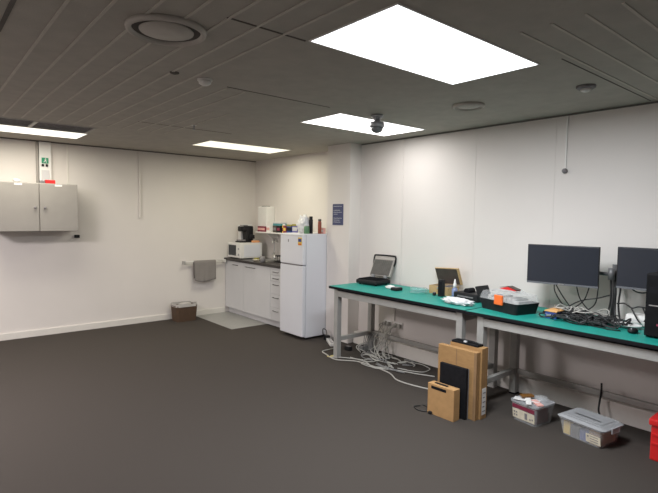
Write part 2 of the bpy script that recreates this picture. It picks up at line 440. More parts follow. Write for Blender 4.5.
# microwave
t = thing('microwave', 'white microwave oven in the corner of the kitchen worktop', 'microwave', (-.04, -.26, ZW))
for fx in (-.22, .10):
    for fy in (-.08, -.40): obj('foot', MB().cyl((fx, fy, ZW), .014, .012, 'z', 12), BLACK, t)
obj('casing', B(-.245, .135, -.445, -.045, ZW+.012, ZW+.255, .008), WHITEP, t)
d = obj('door', B(-.265, -.246, -.33, -.048, ZW+.016, ZW+.25, .005), WHITEP, t)
obj('window', B(-.268, -.266, -.31, -.07, ZW+.05, ZW+.215, .0008), SCREEN, d)
p = obj('control_panel', B(-.263, -.246, -.443, -.334, ZW+.016, ZW+.25, .004), WHITEP, t)
for k in range(2): obj('dial', MB().cyl((-.272, -.388, ZW+.07+.09*k), .017, .010, 'x', 18), BEZEL, p)
obj('side_panel', B(-.20, .10, -.448, -.4455, ZW+.035, ZW+.225, .001), FRIDGE, t)
zm = ZW+.255
# coffee machine
t = thing('coffee_machine', 'black pod coffee machine standing on the white microwave', 'coffee machine', (-.06, -.25, zm))
obj('base', B(-.20, .05, -.33, -.17, zm, zm+.022, .006), BLACK, t)
obj('tower', B(-.07, .045, -.325, -.175, zm+.022, zm+.265, .02), BLACK, t)
obj('brew_head', B(-.17, -.05, -.31, -.19, zm+.175, zm+.258, .016), BLACK, t)
obj('drip_tray', B(-.19, -.09, -.31, -.19, zm+.022, zm+.045, .004), PRINT, t)
obj('spout', MB().cyl((-.13, -.25, zm+.145), .012, .03), CHROME, t)
obj('lever', B(-.15, -.03, -.275, -.225, zm+.266, zm+.280, .005), PRINT, t)
obj('pod_holder', B(-.04, .035, -.385, -.328, zm+.06, zm+.125, .012), BLACK, t)
t = thing('paper_box', 'white card box standing on the microwave behind the coffee machine', 'box', (.05, -.11, zm))
obj('box_body', B(-.09, .12, -.155, -.07, zm, zm+.275, .003), WHITE, t)
obj('flap', B(-.09, .12, -.156, -.154, zm+.275, zm+.29), WHITE, t)
t = thing('snack_packet', 'orange snack packet lying on the front edge of the microwave top', 'packet', (.03, -.41, zm))
obj('packet', B(-.03, .09, -.438, -.375, zm, zm+.035, .014), PINK if False else mat('peach_card', (.75, .35, .16), .5, var=.1), t)
obj('seal', B(.09, .105, -.43, -.383, zm+.012, zm+.020, .002), ORANGE, t)
# towel dispenser
t = thing('paper_towel_dispenser', 'white paper towel dispenser on the alcove wall above the worktop', 'dispenser', (.20, -.62, 1.44))
obj('housing', B(.12, XK, -.59, -.33, 1.40, 1.735, .02), WHITEP, t)
obj('top_slot', B(.15, .22, -.54, -.40, 1.7355, 1.743, .002), BLACKM, t)
obj('paper', B(.17, .22, -.57, -.40, 1.36, 1.40, .003), WHITE, t)
# red-fronted box under the dispenser, on the shelf end
t = thing('wall_shelf', 'long pale wall shelf above the kitchen worktop holding boxes and jars', 'shelf', (.15, -1.1, 1.315))
obj('board', B(.03, XK, -1.735, -.40, 1.315, 1.335, .003), WHITEP, t)
for yy in (-.66, -1.55): obj('bracket', MB().prism([(XK, 1.315), (XK, 1.16), (XK-.012, 1.16), (.08, 1.305), (.08, 1.315)], 'y', yy-.01, yy+.01), WHITEP, t)
ZS = 1.335
def shelf_box(name, label, y0, y1, h, m, x0=.05, x1=.16, lid=None, band=None, z=ZS, cat='box', grp=None):
    t = thing(name, label, cat, ((x0+x1)/2, (y0+y1)/2, z), grp)
    b = obj('body', B(x0, x1, y0, y1, z, z+h, .004), m, t)
    if band: obj('label_band', B(x0-.0015, x0-.0002, y0+.006, y1-.006, z+h*.3, z+h*.7), band, b)
    if lid: obj('lid', B(x0-.002, x1+.002, y0-.002, y1+.002, z+h*.82, z+h+.004, .003), lid, t)
    return t
def jar(name, label, x, y, z, r, h, m, lidm, cat='jar', band=None):
    t = thing(name, label, cat, (x, y, z))
    obj('body', MB().lathe([(r*.92, 0), (r, .006), (r, h*.78), (r*.8, h*.86)], (x, y, z), 22), m, t)
    obj('lid', MB().lathe([(r*.84, h*.86), (r*.86, h*.87), (r*.86, h), (r*.8, h)], (x, y, z), 22), lidm, t)
    if band: obj('label_band', MB().lathe([(r*1.01, h*.2), (r*1.01, h*.6)], (x, y, z), 22), band, t)
    return t
shelf_box('tea_box', 'dark red boxed carton at the left end of the kitchen shelf, under the dispenser', -.655, -.44, .085, MAROON, band=PINK)
shelf_box('tissue_packet', 'white and pink packet on the kitchen shelf between the red carton and dark packs', -.79, -.69, .10, WHITE, band=PINK)
shelf_box('coffee_packet', 'dark brown packet on the kitchen shelf with a teal box lying on it', -.965, -.87, .105, DARKB, band=PRINT)
shelf_box('coffee_packet', 'second dark packet from the left on the kitchen shelf, beside a yellow tin', -1.07, -.98, .105, BLACK, band=MAROON)
t = thing('teal_carton', 'flat teal carton lying across the two dark packets on the kitchen shelf', 'box', (.10, -.89, ZS+.105))
obj('body', B(.05, .16, -1.085, -.875, ZS+.105, ZS+.155, .004), TEAL, t)
obj('lid', B(.048, .162, -1.087, -.873, ZS+.138, ZS+.158, .003), CUPB, t)
jar('spice_tin', 'slim yellow tin on the kitchen shelf right of the dark packets', .09, -1.115, ZS, .025, .13, YELLOW, WHITE, 'tin', MAROON)
shelf_box('biscuit_packet', 'red-brown packet on the kitchen shelf right of the yellow tin', -1.225, -1.15, .11, MAROON, band=YELLOW)
shelf_box('tea_caddy', 'dark blue caddy with yellow-green lid on the kitchen shelf', -1.365, -1.24, .125, BLUE, lid=OLIVE, band=BLACK)
shelf_box('tea_caddy', 'purple-blue caddy with olive lid next to the plastic bag on the fridge', -1.505, -1.38, .135, PURPLE, lid=OLIVE, band=CUPB)
shelf_box('plastic_tub', 'white lidded plastic tub at the right end of the kitchen shelf', -1.64, -1.52, .12, WHITE, lid=WHITEP)
# tap, sink, rack, dish
t = thing('kitchen_sink', 'steel inset sink with gooseneck tap in the dark worktop', 'sink', (.02, -.88, ZW))
obj('rim', MB().taper(-.02, -.89, ZW, ZW+.004, .36, .36, .35, .35, .04, 5, wall=.02), CHROME, t)
obj('bowl', MB().taper(-.02, -.89, ZW+.0005, ZW+.002, .30, .30, .30, .30, .03, 5), BEZEL, t)
tp = obj('tap', MB().lathe([(.024, 0), (.022, .03), (.013, .04), (.012, .10)], (.20, -.70, ZW), 18).tube([(.20, -.70, ZW+.1), (.20, -.70, ZW+.27), (.18, -.73, ZW+.315), (.12, -.78, ZW+.31), (.10, -.80, ZW+.25)], .012, 10), CHROME, t)
obj('tap_lever', B(.185, .215, -.685, -.64, ZW+.075, ZW+.09, .004), CHROME, tp)
t = thing('dish_rack', 'dark dish rack standing on the worktop beside the fridge', 'rack', (.10, -1.2, ZW))
m_ = MB()
for z_ in (.012, .095):
    m_.tube([(-.06, -1.34, ZW+z_), (.24, -1.34, ZW+z_), (.24, -1.10, ZW+z_), (-.06, -1.10, ZW+z_), (-.06, -1.34, ZW+z_)], .006, 8, curve=False)
for k in range(8):
    xx = -.06+k*.0428; m_.tube([(xx, -1.34, ZW+.095), (xx, -1.34, ZW+.012), (xx, -1.10, ZW+.012), (xx, -1.10, ZW+.095)], .005, 6, curve=False)
obj('wire_frame', m_, BLACK, t)
obj('drip_tray', B(-.08, .26, -1.35, -1.09, ZW, ZW+.009, .003), BLACK, t)
jar('washing_up_bottle', 'dark-capped bottle standing between the tap and the dish rack', .22, -.98, ZW, .028, .20, PRINT, BLACK, 'bottle', BEZEL)
for k, (yy, ll) in enumerate(((-1.16, 'white plate standing in the dish rack, the one nearer the tap'), (-1.26, 'white plate standing in the dish rack, the one nearer the fridge'))):
    t = thing('dinner_plate', ll, 'plate', (.09, yy, ZW+.02))
    obj('plate', MB().lathe([(.04, 0), (.045, -.004), (.075, -.012), (.077, -.009), (.044, .004)], (.09, yy, ZW+.099), 28, 'y'), WHITE, t)
t = thing('sponge_dish', 'pale yellow dish with a sponge at the front of the worktop', 'dish', (-.19, -.80, ZW))
obj('dish', MB().lathe([(.03, 0), (.055, .012), (.062, .03), (.056, .03), (.03, .014)], (-.19, -.80, ZW), 24), CREAM, t)
obj('sponge', B(-.225, -.16, -.82, -.78, ZW+.018, ZW+.048, .006), OLIVE, t)
jar('glass_jar', 'small pale jar on the worktop right of the yellow sponge dish', -.17, -.92, ZW, .026, .07, CREAM, CHROME)
t = thing('mug', 'grey mug on the worktop edge in front of the sink', 'mug', (-.23, -1.03, ZW))
obj('cup', MB().lathe([(.03, 0), (.036, .005), (.038, .085), (.034, .085), (.032, .01)], (-.23, -1.03, ZW), 22), PRINT, t)
obj('handle', MB().tube([(-.23, -1.067, ZW+.07), (-.23, -1.09, ZW+.06), (-.23, -1.09, ZW+.03), (-.23, -1.067, ZW+.02)], .005, 8), PRINT, t)

# fridge
FF, Fy0, Fy1 = -.42, -1.762, -2.262
t = thing('fridge', 'white two-door fridge freezer beside the kitchen cupboards', 'fridge', (-.08, -2.01, 0))
obj('cabinet', B(FF+.055, .24, Fy1, Fy0, .03, 1.365, .008), FRIDGE, t)
for fx in (FF+.10, .18):
    for fy in (Fy0-.05, Fy1+.05): obj('foot', MB().cyl((fx, fy, 0), .018, .03), BLACK, t)
d1 = obj('freezer_door', B(FF, FF+.05, Fy1, Fy0, .97, 1.365, .012), FRIDGE, t)
d2 = obj('fridge_door', B(FF, FF+.05, Fy1, Fy0, .045, .958, .012), FRIDGE, t)
obj('handle_recess', B(FF-.001, FF+.02, Fy1+.03, Fy0-.03, .958, .970), PRINT, t)
obj('top_trim', B(FF-.0015, FF+.01, Fy1+.03, Fy0-.03, 1.335, 1.352, .002), CUPB, d1)
obj('badge', B(FF-.002, FF, -1.955, -1.94, 1.255, 1.29), PRINT, d1)
lb = obj('energy_label', B(FF-.002, FF, Fy1+.025, Fy1+.105, 1.22, 1.32), YELLOW, d1)
obj('label_print', B(FF-.003, FF-.002, Fy1+.032, Fy1+.098, 1.265, 1.305), BLUE, lb)
obj('label_stripe', B(FF-.003, FF-.002, Fy1+.032, Fy1+.098, 1.228, 1.242), RED, lb)
ZF = 1.365
mb = MB().blob((-.20, -2.005, ZF), (.085, .10, .135), .38, 2.4, 5, 4)
bg = tag(obj('carrier_bag', mb, BAGP, loc=(-.22, -1.93, ZF)), 'crumpled white carrier bag sitting on top of the fridge', 'bag')
jar('sauce_bottle', 'tall dark bottle on top of the fridge beside the white bag', -.19, -2.125, ZF, .026, .225, BLACK, BLACK, 'bottle')
jar('herb_jar', 'green glass jar standing in front of the dark bottle on the fridge', -.27, -2.14, ZF, .036, .115, JARG, CUPB)
jar('spice_jar', 'reddish brown jar at the right side of the fridge top', -.12, -2.222, ZF, .024, .19, mat('rust_glass', (.28, .07, .04), .3, var=.1), DARKB)
shelf_box('sachet_box', 'small pink box at the right end of the fridge top against the pillar', -2.255, -2.20, .075, PINK, x0=-.085, x1=-.045, z=ZF, lid=None, band=WHITE)

# pillar sign
t = thing('wall_sign', 'small dark blue notice with white lettering on the white pillar', 'sign', (-.036, -2.465, 1.62))
sp = obj('plate', B(-.041, -.0352, -2.585, -2.385, 1.485, 1.752, .001), NAVY, t)
m_ = MB(); random.seed(3)
for k, w in enumerate((.14, .0, .125, .155, .08, .0, .14, .10, .13)):
    if w: 
        z_ = 1.725-k*.025; y_ = -2.405
        while y_ > -2.405-w:
            l = random.uniform(.008, .022); m_.box(-.0418, -.0411, y_-l, y_, z_-.006, z_); y_ -= l+.006
obj('lettering', m_, CUPB, sp)

# ------------------------------------------------------------------ workbenches
ZB = .813
def bench(y0, y1, xf, label, clamp, off):
    t = thing('workbench', label, 'workbench', ((xf+.12)/2, (y0+y1)/2, 0))
    xb = .11
    obj('bench_top', B(xf, xb, y1, y0, ZB-.030, ZB-.003, .004), BLACKM, t)
    obj('green_surface', B(xf+.004, xb-.004, y1+.004, y0-.004, ZB-.003, ZB, .001), GREEN, t)
    a0, a1 = y0-off, y1+.045; L = .062
    m_ = MB(); m_.box(xf+.03, xf+.07, a1+L, a0-L, .70, .765, .003); m_.box(xb-.12, xb-.08, a1+L, a0-L, .70, .765, .003)
    m_.box(xf+.03+L, xb-.08-L, a0-.05, a0-.01, .70, .765, .003); m_.box(xf+.03+L, xb-.08-L, a1+.01, a1+.05, .70, .765, .003)
    obj('apron', m_, BENCHM, t)
    obj('packer', B(xf+.05, xb-.09, a1+.1, a0-.1, .765, ZB-.030), BLACKM, t)
    for yy in (a0-L, a1):
        for xx in (xf+.03, xb-.08-L):
            lg = obj('leg', B(xx, xx+L, yy, yy+L, .012, .783, .004), BENCHM, t)
            obj('foot', B(xx-.004, xx+L+.004, yy-.004, yy+L+.004, 0, .012, .003), BLACKM if not clamp else BENCHM, lg)
        obj('side_stretcher', B(xf+.03+L, xb-.08-L, yy+.012, yy+.05, .19, .235, .003), BENCHM, t)
    obj('rear_stretcher', B(xb-.08-L+.012, xb-.08-.012, a1+L, a0-L, .19, .235, .003), BENCHM, t)
    return t
bench(-2.985, -4.785, -.600, 'green-topped workbench with grey metal legs, the one beside the fridge and pillar', True, .062)
bench(-4.795, -6.70, -.612, 'green-topped workbench with grey metal legs carrying the monitors, cut off by the right edge', False, .10)

# ------------------------------------------------------------------ things on the benches
def place(root, loc, rz=0.0):
    root.location = loc; root.rotation_euler = (0, 0, rz); return root
# contact grill (local: front towards -x, hinge along y at x=.13)
t = thing('contact_grill', 'black contact grill standing open at the pillar end of the green bench', 'grill')
obj('base', MB().box(-.15, .14, -.17, .17, .012, .062, .018), BLACK, t)
for sx in (-.11, .10):
    for sy in (-.13, .13): obj('foot', MB().cyl((sx, sy, 0), .012, .014, 'z', 12), BLACK, t)
gp = MB().box(-.13, .11, -.15, .15, .062, .068, .002)
for k in range(10): gp.box(-.125, .105, -.138+k*.0295, -.128+k*.0295, .068, .074, .001)
obj('lower_plate', gp, BLACKM, t)
M = Matrix.Translation((.125, 0, .085)) @ Matrix.Rotation(math.radians(27), 4, 'Y')
ld = obj('lid', MB().box(-.012, .035, -.165, .165, .0, .235, .014, M=M), GREYM, t)
up = MB().box(-.018, -.012, -.148, .148, .015, .215, .002, M=M)
for k in range(10): up.box(-.023, -.018, -.138+k*.0295, -.128+k*.0295, .02, .21, .001, M=M)
obj('upper_plate', up, mat('grill_plate', (.12, .115, .11), .5, .3, var=.1), ld)
hd = MB().tube([M @ Vector(p) for p in ((.012, -.166, .15), (.005, -.176, .20), (-.012, -.172, .262), (-.022, -.13, .272), (-.022, .13, .272), (-.012, .172, .262), (.005, .176, .20), (.012, .166, .15))], .011, 10)
obj('handle', hd, BLACK, ld)
for sy in (-.10, .10): obj('hinge_arm', MB().box(.10, .135, sy-.02, sy+.02, .05, .105, .006), BEZEL, t)
place(t, (-.09, -3.19, ZB), math.radians(6)); t.scale = (.92, .90, .96)
# small gadget + plug
t = thing('barcode_reader', 'small black gadget lying on the green bench right of the grill', 'gadget', (-.25, -3.66, ZB))
obj('body', B(-.29, -.19, -3.73, -3.64, ZB, ZB+.035, .012), BLACK, t)
obj('key_pad', B(-.28, -.21, -3.72, -3.66, ZB+.035, ZB+.039, .002), PRINT, t)
t = thing('tissue', 'crumpled white tissue beside the small black gadget on the bench', 'tissue', (-.19, -3.55, ZB))
obj('paper', MB().blob((-.19, -3.55, ZB), (.05, .06, .022), .3, 3, 8, 3), WHITE, t)
# coil of clear tubing
m_ = MB(); pts = []
for k in range(70):
    a = k*.52; r = .085+.010*math.sin(k*.37); pts.append((-.17+r*math.cos(a)*.85, -3.93+r*math.sin(a), ZB+.006+.0007*k+.004*math.sin(k)))
m_.tube(pts, .0055, 7, 3)
tag(obj('tubing_coil', m_, CLEARG, loc=(-.17, -3.93, ZB)), 'coil of clear plastic tubing lying on the green bench', 'tubing')
jar('solder_pot', 'tiny dark pot on the bench between the clear coil and the wooden case', -.17, -4.13, ZB, .018, .035, BLACK, PRINT, 'pot')
# wooden case with lid open
t = thing('wooden_case', 'small open plywood case with its dark-lined lid raised', 'case')
fr = MB(); W_, D_, H_ = .25, .17, .085
fr.box(-D_/2, -D_/2+.01, -W_/2, W_/2, .008, H_, .001); fr.box(D_/2-.01, D_/2, -W_/2, W_/2, .008, H_, .001)
fr.box(-D_/2+.01, D_/2-.01, -W_/2, -W_/2+.01, .008, H_, .001); fr.box(-D_/2+.01, D_/2-.01, W_/2-.01, W_/2, .008, H_, .001)
fr.box(-D_/2, D_/2, -W_/2, W_/2, 0, .008)
obj('case_body', fr, WOOD, t)
cn = MB(); random.seed(5)
for k in range(8): 
    yy = -.105+k*.027; cn.box(-.06, .05+random.uniform(-.03, .015), yy, yy+.018, .012, .05+random.uniform(0, .045), .003)
obj('compartment_dividers', cn, PRINT, t)
M = Matrix.Translation((D_/2, 0, H_)) @ Matrix.Rotation(math.radians(-3), 4, 'X') @ Matrix.Rotation(math.radians(-20), 4, 'Y')
ld = obj('lid', MB().box(0, .016, -.165, .135, .01, .19, .002, M=M), WOOD, t)
obj('lid_lining', MB().box(-.0025, -.0005, -.143, .13, .016, .183, .0005, M=M), DARKB, ld)
obj('latch', B(-D_/2-.005, -D_/2, -.02, .02, H_-.03, H_-.01, .001), CHROME, t)
place(t, (.0, -4.12, ZB), math.radians(-2))
t = thing('desk_speaker', 'narrow black upright speaker in front of the open wooden case', 'speaker', (-.16, -4.21, ZB))
obj('cabinet', B(-.19, -.135, -4.235, -4.185, ZB, ZB+.17, .008), BLACK, t)
obj('grille', B(-.1925, -.1902, -4.23, -4.19, ZB+.02, ZB+.15, .001), BLACKM, t)
t = thing('spray_bottle', 'small bottle with a white cap beside the open wooden case', 'bottle', (-.13, -4.345, ZB))
obj('bottle_body', MB().lathe([(.026, 0), (.029, .008), (.029, .085), (.012, .11)], (-.13, -4.345, ZB), 22), clear_mat('blue_clear', (.25, .32, .55), .7), t)
obj('cap', MB().lathe([(.019, .105), (.018, .13), (.010, .155), (.005, .185)], (-.13, -4.345, ZB), 20), WHITE, t)
# black label printer with raised flap
t = thing('label_printer', 'black label printer with its flap raised, between the bottle and clear-lidded toolbox', 'printer')
obj('body', MB().box(-.10, .10, -.14, .14, 0, .075, .012), BLACK, t)
obj('paper_slot', B(-.103, -.100, -.09, .09, .035, .047), PRINT, t)
M = Matrix.Translation((.02, -.13, .07)) @ Matrix.Rotation(math.radians(-24), 4, 'X')
obj('flap', MB().box(-.10, .08, -.012, .006, 0, .085, .004, M=M), BLACK, t)
obj('roll', MB().cyl((-.06, .02, .085), .03, .10, 'x', 20), BLACKM, t)
place(t, (-.10, -4.52, ZB), math.radians(-4))
mb = MB().blob((-.40, -4.575, ZB), (.075, .15, .034), .42, 2.6, 11, 4)
tag(obj('plastic_bag', mb, BAGP, loc=(-.40, -4.575, ZB)), 'flattened crumpled white plastic bag at the front edge of the green bench', 'bag')
# toolbox with clear lid
t = thing('parts_organiser', 'black toolbox with a clear lid, orange catch and red handle', 'toolbox')
obj('tray', MB().taper(0, 0, 0, .095, .27, .44, .30, .49, .03, 5, wall=.005), BLACK, t)
lid = obj('clear_lid', MB().taper(0, 0, .096, .160, .305, .495, .27, .45, .035, 5), CLEAR, t)
obj('lid_ridge', MB().prism([(-.16, .160), (.16, .160), (.06, .186), (-.06, .186)], 'x', -.09, .09), CLEAR, lid)
obj('handle', MB().prism([(-.115, .187), (.085, .187), (.07, .194), (-.01, .212), (-.10, .194)], 'x', -.035, .035), RED, lid)
obj('handle_grip', MB().prism([(-.12, .195), (-.01, .214), (.09, .195), (.09, .199), (-.01, .220), (-.12, .199)], 'x', -.03, .03), DARKB, lid)
obj('catch', MB().box(-.172, -.150, -.085, .015, .065, .15, .008), ORANGE, t)
cn = MB(); random.seed(9)
for k in range(7): cn.box(-.10+random.uniform(0, .04), .10-random.uniform(0, .04), -.2+k*.057, -.155+k*.057, .02, .105+random.uniform(0, .03), .004)
obj('compartment_insert', cn, mat('insert_grey', (.45, .44, .43), .6, var=.1), t)
place(t, (-.30, -5.015, ZB), math.radians(-14)); t.scale = (.92, .88, .97)
# orange topped small box
t = thing('component_box', 'small blue and black box with an orange-tan top beside the toolbox', 'box', (-.28, -5.40, ZB))
obj('body', B(-.35, -.22, -5.45, -5.36, ZB, ZB+.055, .004), BLUE, t)
obj('top', B(-.355, -.215, -5.455, -5.355, ZB+.055, ZB+.066, .003), mat('tan_card', (.70, .38, .14), .6, var=.1), t)
obj('connector', B(-.352, -.340, -5.44, -5.37, ZB+.012, ZB+.035, .002), CHROME, t)

# monitors on a twin arm
def monitor(label, p0, p1, z0, z1):
    """p0,p1: ends (x,y) of the screen front, seen left to right"""
    c = ((p0[0]+p1[0])/2, (p0[1]+p1[1])/2); dx, dy = p1[0]-p0[0], p1[1]-p0[1]; w = math.hypot(dx, dy)
    rz = math.atan2(dy, dx)+PI/2
    t = thing('monitor', label, 'monitor')
    obj('housing', MB().box(0, .022, -w/2, w/2, z0-z0, z1-z0, .004), BLACK, t)
    obj('screen', B(-.0015, .0, -w/2+.007, w/2-.007, .018, z1-z0-.007, .0004), SCREEN, t)
    obj('chin', B(-.0025, .0, -w/2+.002, w/2-.002, .001, .016, .0005), mat('chin_grey', (.13, .135, .15), .4, var=.05), t)
    obj('rear_bulge', MB().box(.022, .055, -w*.3, w*.3, .06, z1-z0-.07, .012), BLACK, t)
    obj('logo_plate', B(-.004, -.0025, -.02, .02, .005, .012), CHROME, t)
    place(t, (c[0], c[1], z0), rz); return t
monitor('black monitor with its screen off, fully in view on the twin arm', (-.235, -5.135), (-.135, -5.665), 1.065, 1.388)
monitor('black monitor with its screen off, cut off by the right edge behind the computer tower', (-.155, -5.795), (-.125, -6.40), 1.09, 1.40)
px, py = -.03, -5.74
ARMG = mat('arm_grey', (.13, .13, .135), .45, .3, var=.05)
t = thing('monitor_stand', 'grey twin monitor arm on a pole clamped to the back of the bench', 'stand', (px, py, ZB))
obj('clamp_base', B(px-.05, px+.05, py-.05, py+.05, ZB, ZB+.012, .003), ARMG, t)
obj('pole', MB().cyl((px, py, ZB+.012), .019, .43), ARMG, t)
obj('collar', MB().cyl((px, py, 1.145), .03, .06), ARMG, t)
m_ = MB(); m_.tube([(px, py, 1.175), (px-.02, py+.16, 1.18), (-.115, -5.42, 1.20)], .014, 10, curve=False)
obj('left_arm', m_, ARMG, t)
m_ = MB(); m_.tube([(px, py, 1.185), (px-.02, py-.16, 1.19), (-.075, -6.08, 1.22)], .014, 10, curve=False)
obj('right_arm', m_, ARMG, t)
obj('knuckle', MB().cyl((px-.065, py-.0, 1.14), .024, .09), ARMG, t)
# computer tower
TOWER = mat('tower_black', (.007, .007, .008), .6, var=.2, spec=.15)
t = thing('computer_tower', 'black computer tower standing on the bench at the right edge', 'computer', (-.22, -6.17, ZB))
obj('case', B(-.42, .02, -6.26, -6.075, ZB+.01, 1.245, .006), TOWER, t)
for xx in (-.38, -.03):
    for yy in (-6.24, -6.09): obj('foot', MB().cyl((xx, yy, ZB), .012, .012, 'z', 12), BLACKM, t)
obj('front_panel', B(-.432, -.42, -6.255, -6.08, ZB+.015, 1.24, .004), TOWER, t)
obj('drive_slot', B(-.4335, -.432, -6.235, -6.10, 1.115, 1.155, .0006), BLACKM, t)
obj('drive_trim', B(-.4345, -.432, -6.235, -6.10, 1.03, 1.038, .0008), CHROME, t)
obj('badge', B(-.4335, -.432, -6.19, -6.15, .90, .915, .0006), MAROON, t)
# plate, mouse, bowl
t = thing('white_plate', 'white oval plate resting on the bench at the foot of the monitor arm', 'plate', (-.21, -5.93, ZB))
pl = MB().lathe([(.05, 0), (.055, .004), (.115, .020), (.118, .026), (.11, .025), (.05, .010)], (0, 0, 0), 36)
pl.xf(Matrix.Translation((-.20, -5.88, ZB)) @ Matrix.Diagonal((.62, 1.0, 1, 1)))
obj('plate', pl, WHITE, t)
t = thing('computer_mouse', 'dark round-backed mouse next to the computer tower', 'mouse', (-.36, -5.995, ZB))
obj('shell', MB().blob((-.36, -5.99, ZB), (.045, .032, .022), .0, 1, 0, 3), BLACK, t)
obj('scroll_wheel', MB().cyl((-.385, -5.994, ZB+.03), .007, .008, 'y', 12), BEZEL, t)
t = thing('white_adapter', 'white foam block behind the plate under the second monitor', 'block', (-.05, -5.93, ZB))
obj('block', B(-.09, .03, -6.03, -5.84, ZB, ZB+.085, .03), WHITEP, t)
obj('groove', B(-.0905, -.0895, -5.98, -5.89, ZB+.04, ZB+.045), CUPB, t)
# electronics among the cables
t = thing('circuit_box', 'small grey electronics box among the cables under the first monitor', 'electronics', (-.23, -5.53, ZB))
obj('case', B(-.29, -.19, -5.58, -5.48, ZB, ZB+.03, .006), BEZEL, t); obj('dial', MB().cyl((-.24, -5.53, ZB+.03), .015, .01), BLACK, t)
t = thing('keyboard', 'black keyboard half buried in cables on the bench', 'keyboard', (-.15, -5.62, ZB))
kb = obj('keyboard_base', B(-.17, -.04, -5.68, -5.25, ZB, ZB+.018, .005), BLACK, t)
km = MB()
for i in range(4):
    for j in range(13): km.box(-.162+i*.03, -.138+i*.03, -5.67+j*.032, -5.643+j*.032, ZB+.018, ZB+.024, .002)
obj('keys', km, BLACKM, kb)
t = thing('power_adapter', 'black power brick in the cable tangle near the plate', 'power adapter', (-.30, -5.72, ZB))
obj('brick', B(-.34, -.28, -5.80, -5.68, ZB, ZB+.032, .008), BLACK, t); obj('cord_stub', MB().tube([(-.31, -5.68, ZB+.016), (-.31, -5.64, ZB+.02), (-.28, -5.61, ZB+.01)], .004, 7), CABLEB, t)

def cable(pts, r, m, label, grp=None, name='cable'):
    o = obj(name, MB().tube(pts, r, 7, 6), m, loc=pts[0]); return tag(o, label, 'cable', grp)
z = ZB
HANG = 'black cables hanging behind the first monitor'
hl = 'black cable hanging from behind the first monitor down to the bench'
for pts in (
    [(-.17, -5.34, 1.09), (-.15, -5.37, 1.02), (-.12, -5.42, .93), (-.13, -5.50, .85), (-.16, -5.58, z+.03)],
    [(-.165, -5.335, 1.085), (-.16, -5.345, 1.0), (-.13, -5.40, .90), (-.10, -5.44, z+.06), (-.10, -5.46, z+.03)],
    [(-.14, -5.50, 1.08), (-.13, -5.53, .97), (-.12, -5.60, .88), (-.14, -5.66, z+.03)],
    [(-.13, -5.60, 1.08), (-.13, -5.56, .96), (-.12, -5.47, .88), (-.11, -5.40, z+.04)],
    [(-.12, -5.66, 1.08), (-.12, -5.64, .94), (-.13, -5.56, .87), (-.17, -5.48, z+.03)],
    [(-.05, -5.73, 1.02), (-.10, -5.66, .99), (-.12, -5.54, .955), (-.12, -5.45, .90), (-.13, -5.40, z+.04)]):
    cable(pts, .0048, CABLEB, hl, HANG)
for pts in (
    [(-.07, -5.755, 1.19), (-.075, -5.77, 1.05), (-.07, -5.765, .93), (-.11, -5.79, z+.01)],
    [(-.06, -5.78, 1.20), (-.045, -5.79, 1.08), (-.055, -5.785, .95), (-.05, -5.80, z+.01)],
    [(-.08, -5.73, 1.18), (-.085, -5.74, 1.0), (-.09, -5.73, .9), (-.14, -5.74, z+.01)]):
    cable(pts, .007, CABLEB, 'black cable running down the monitor arm pole', 'cables along the monitor arm pole')
for pts in (
    [(-.08, -5.85, 1.11), (-.07, -5.90, 1.07), (-.07, -5.96, 1.065), (-.08, -6.03, 1.10)],
    [(-.10, -5.79, .965), (-.12, -5.85, .975), (-.12, -5.90, .95), (-.12, -5.95, .965), (-.11, -6.02, .955), (-.1, -6.09, .93)],
    [(-.13, -5.90, .95), (-.14, -5.93, .90), (-.13, -5.95, .86), (-.15, -5.97, z+.04)],
    [(-.12, -5.97, .96), (-.13, -6.0, .90), (-.14, -5.99, z+.05)]):
    cable(pts, .0055, CABLEB, 'black looped cable between the monitor arm pole and the computer tower', 'cables between the pole and the tower')
random.seed(21)
for k in range(24):
    cx0, cy0 = (random.uniform(-.30, -.10), random.uniform(-5.86, -5.36)) if k < 16 else (random.uniform(-.38, -.28), random.uniform(-5.80, -5.50)); pts = []
    a = random.uniform(0, 6.3); R_ = random.uniform(.05, .11)+(.03 if k > 15 else 0)
    for j in range(random.randint(8, 13)):
        a += random.uniform(.5, 1.0)
        pts.append((max(-.42, min(.05, cx0+R_*math.cos(a)*.7)), cy0+j*.008*random.choice((-1, 1))+R_*1.3*math.sin(a), z+.008+random.uniform(0, .065)*(1 if j % 2 else .3)))
    cable(pts, random.choice((.0038, .0045, .005)), CABLEB, 'black cable in the tangled heap on the bench below the monitors', 'tangled black cables on the bench')
for k in range(4):
    cx0, cy0 = random.uniform(-.2, -.12), random.uniform(-5.8, -5.45); pts = []
    a = random.uniform(0, 6.3)
    for j in range(8):
        a += .8; pts.append((cx0+.06*math.cos(a), cy0+j*.012+.09*math.sin(a), z+.05+random.uniform(0, .045)))
    cable(pts, .0045, CABLEW, 'white cable showing in the tangled heap below the monitors', 'white cables in the bench tangle')
cable([(-.38, -5.92, z+.005), (-.40, -5.85, z+.006), (-.37, -5.72, z+.005), (-.40, -5.60, z+.006), (-.33, -5.50, z+.006)], .004, CABLEB, 'single black cable snaking along the front of the bench tangle')

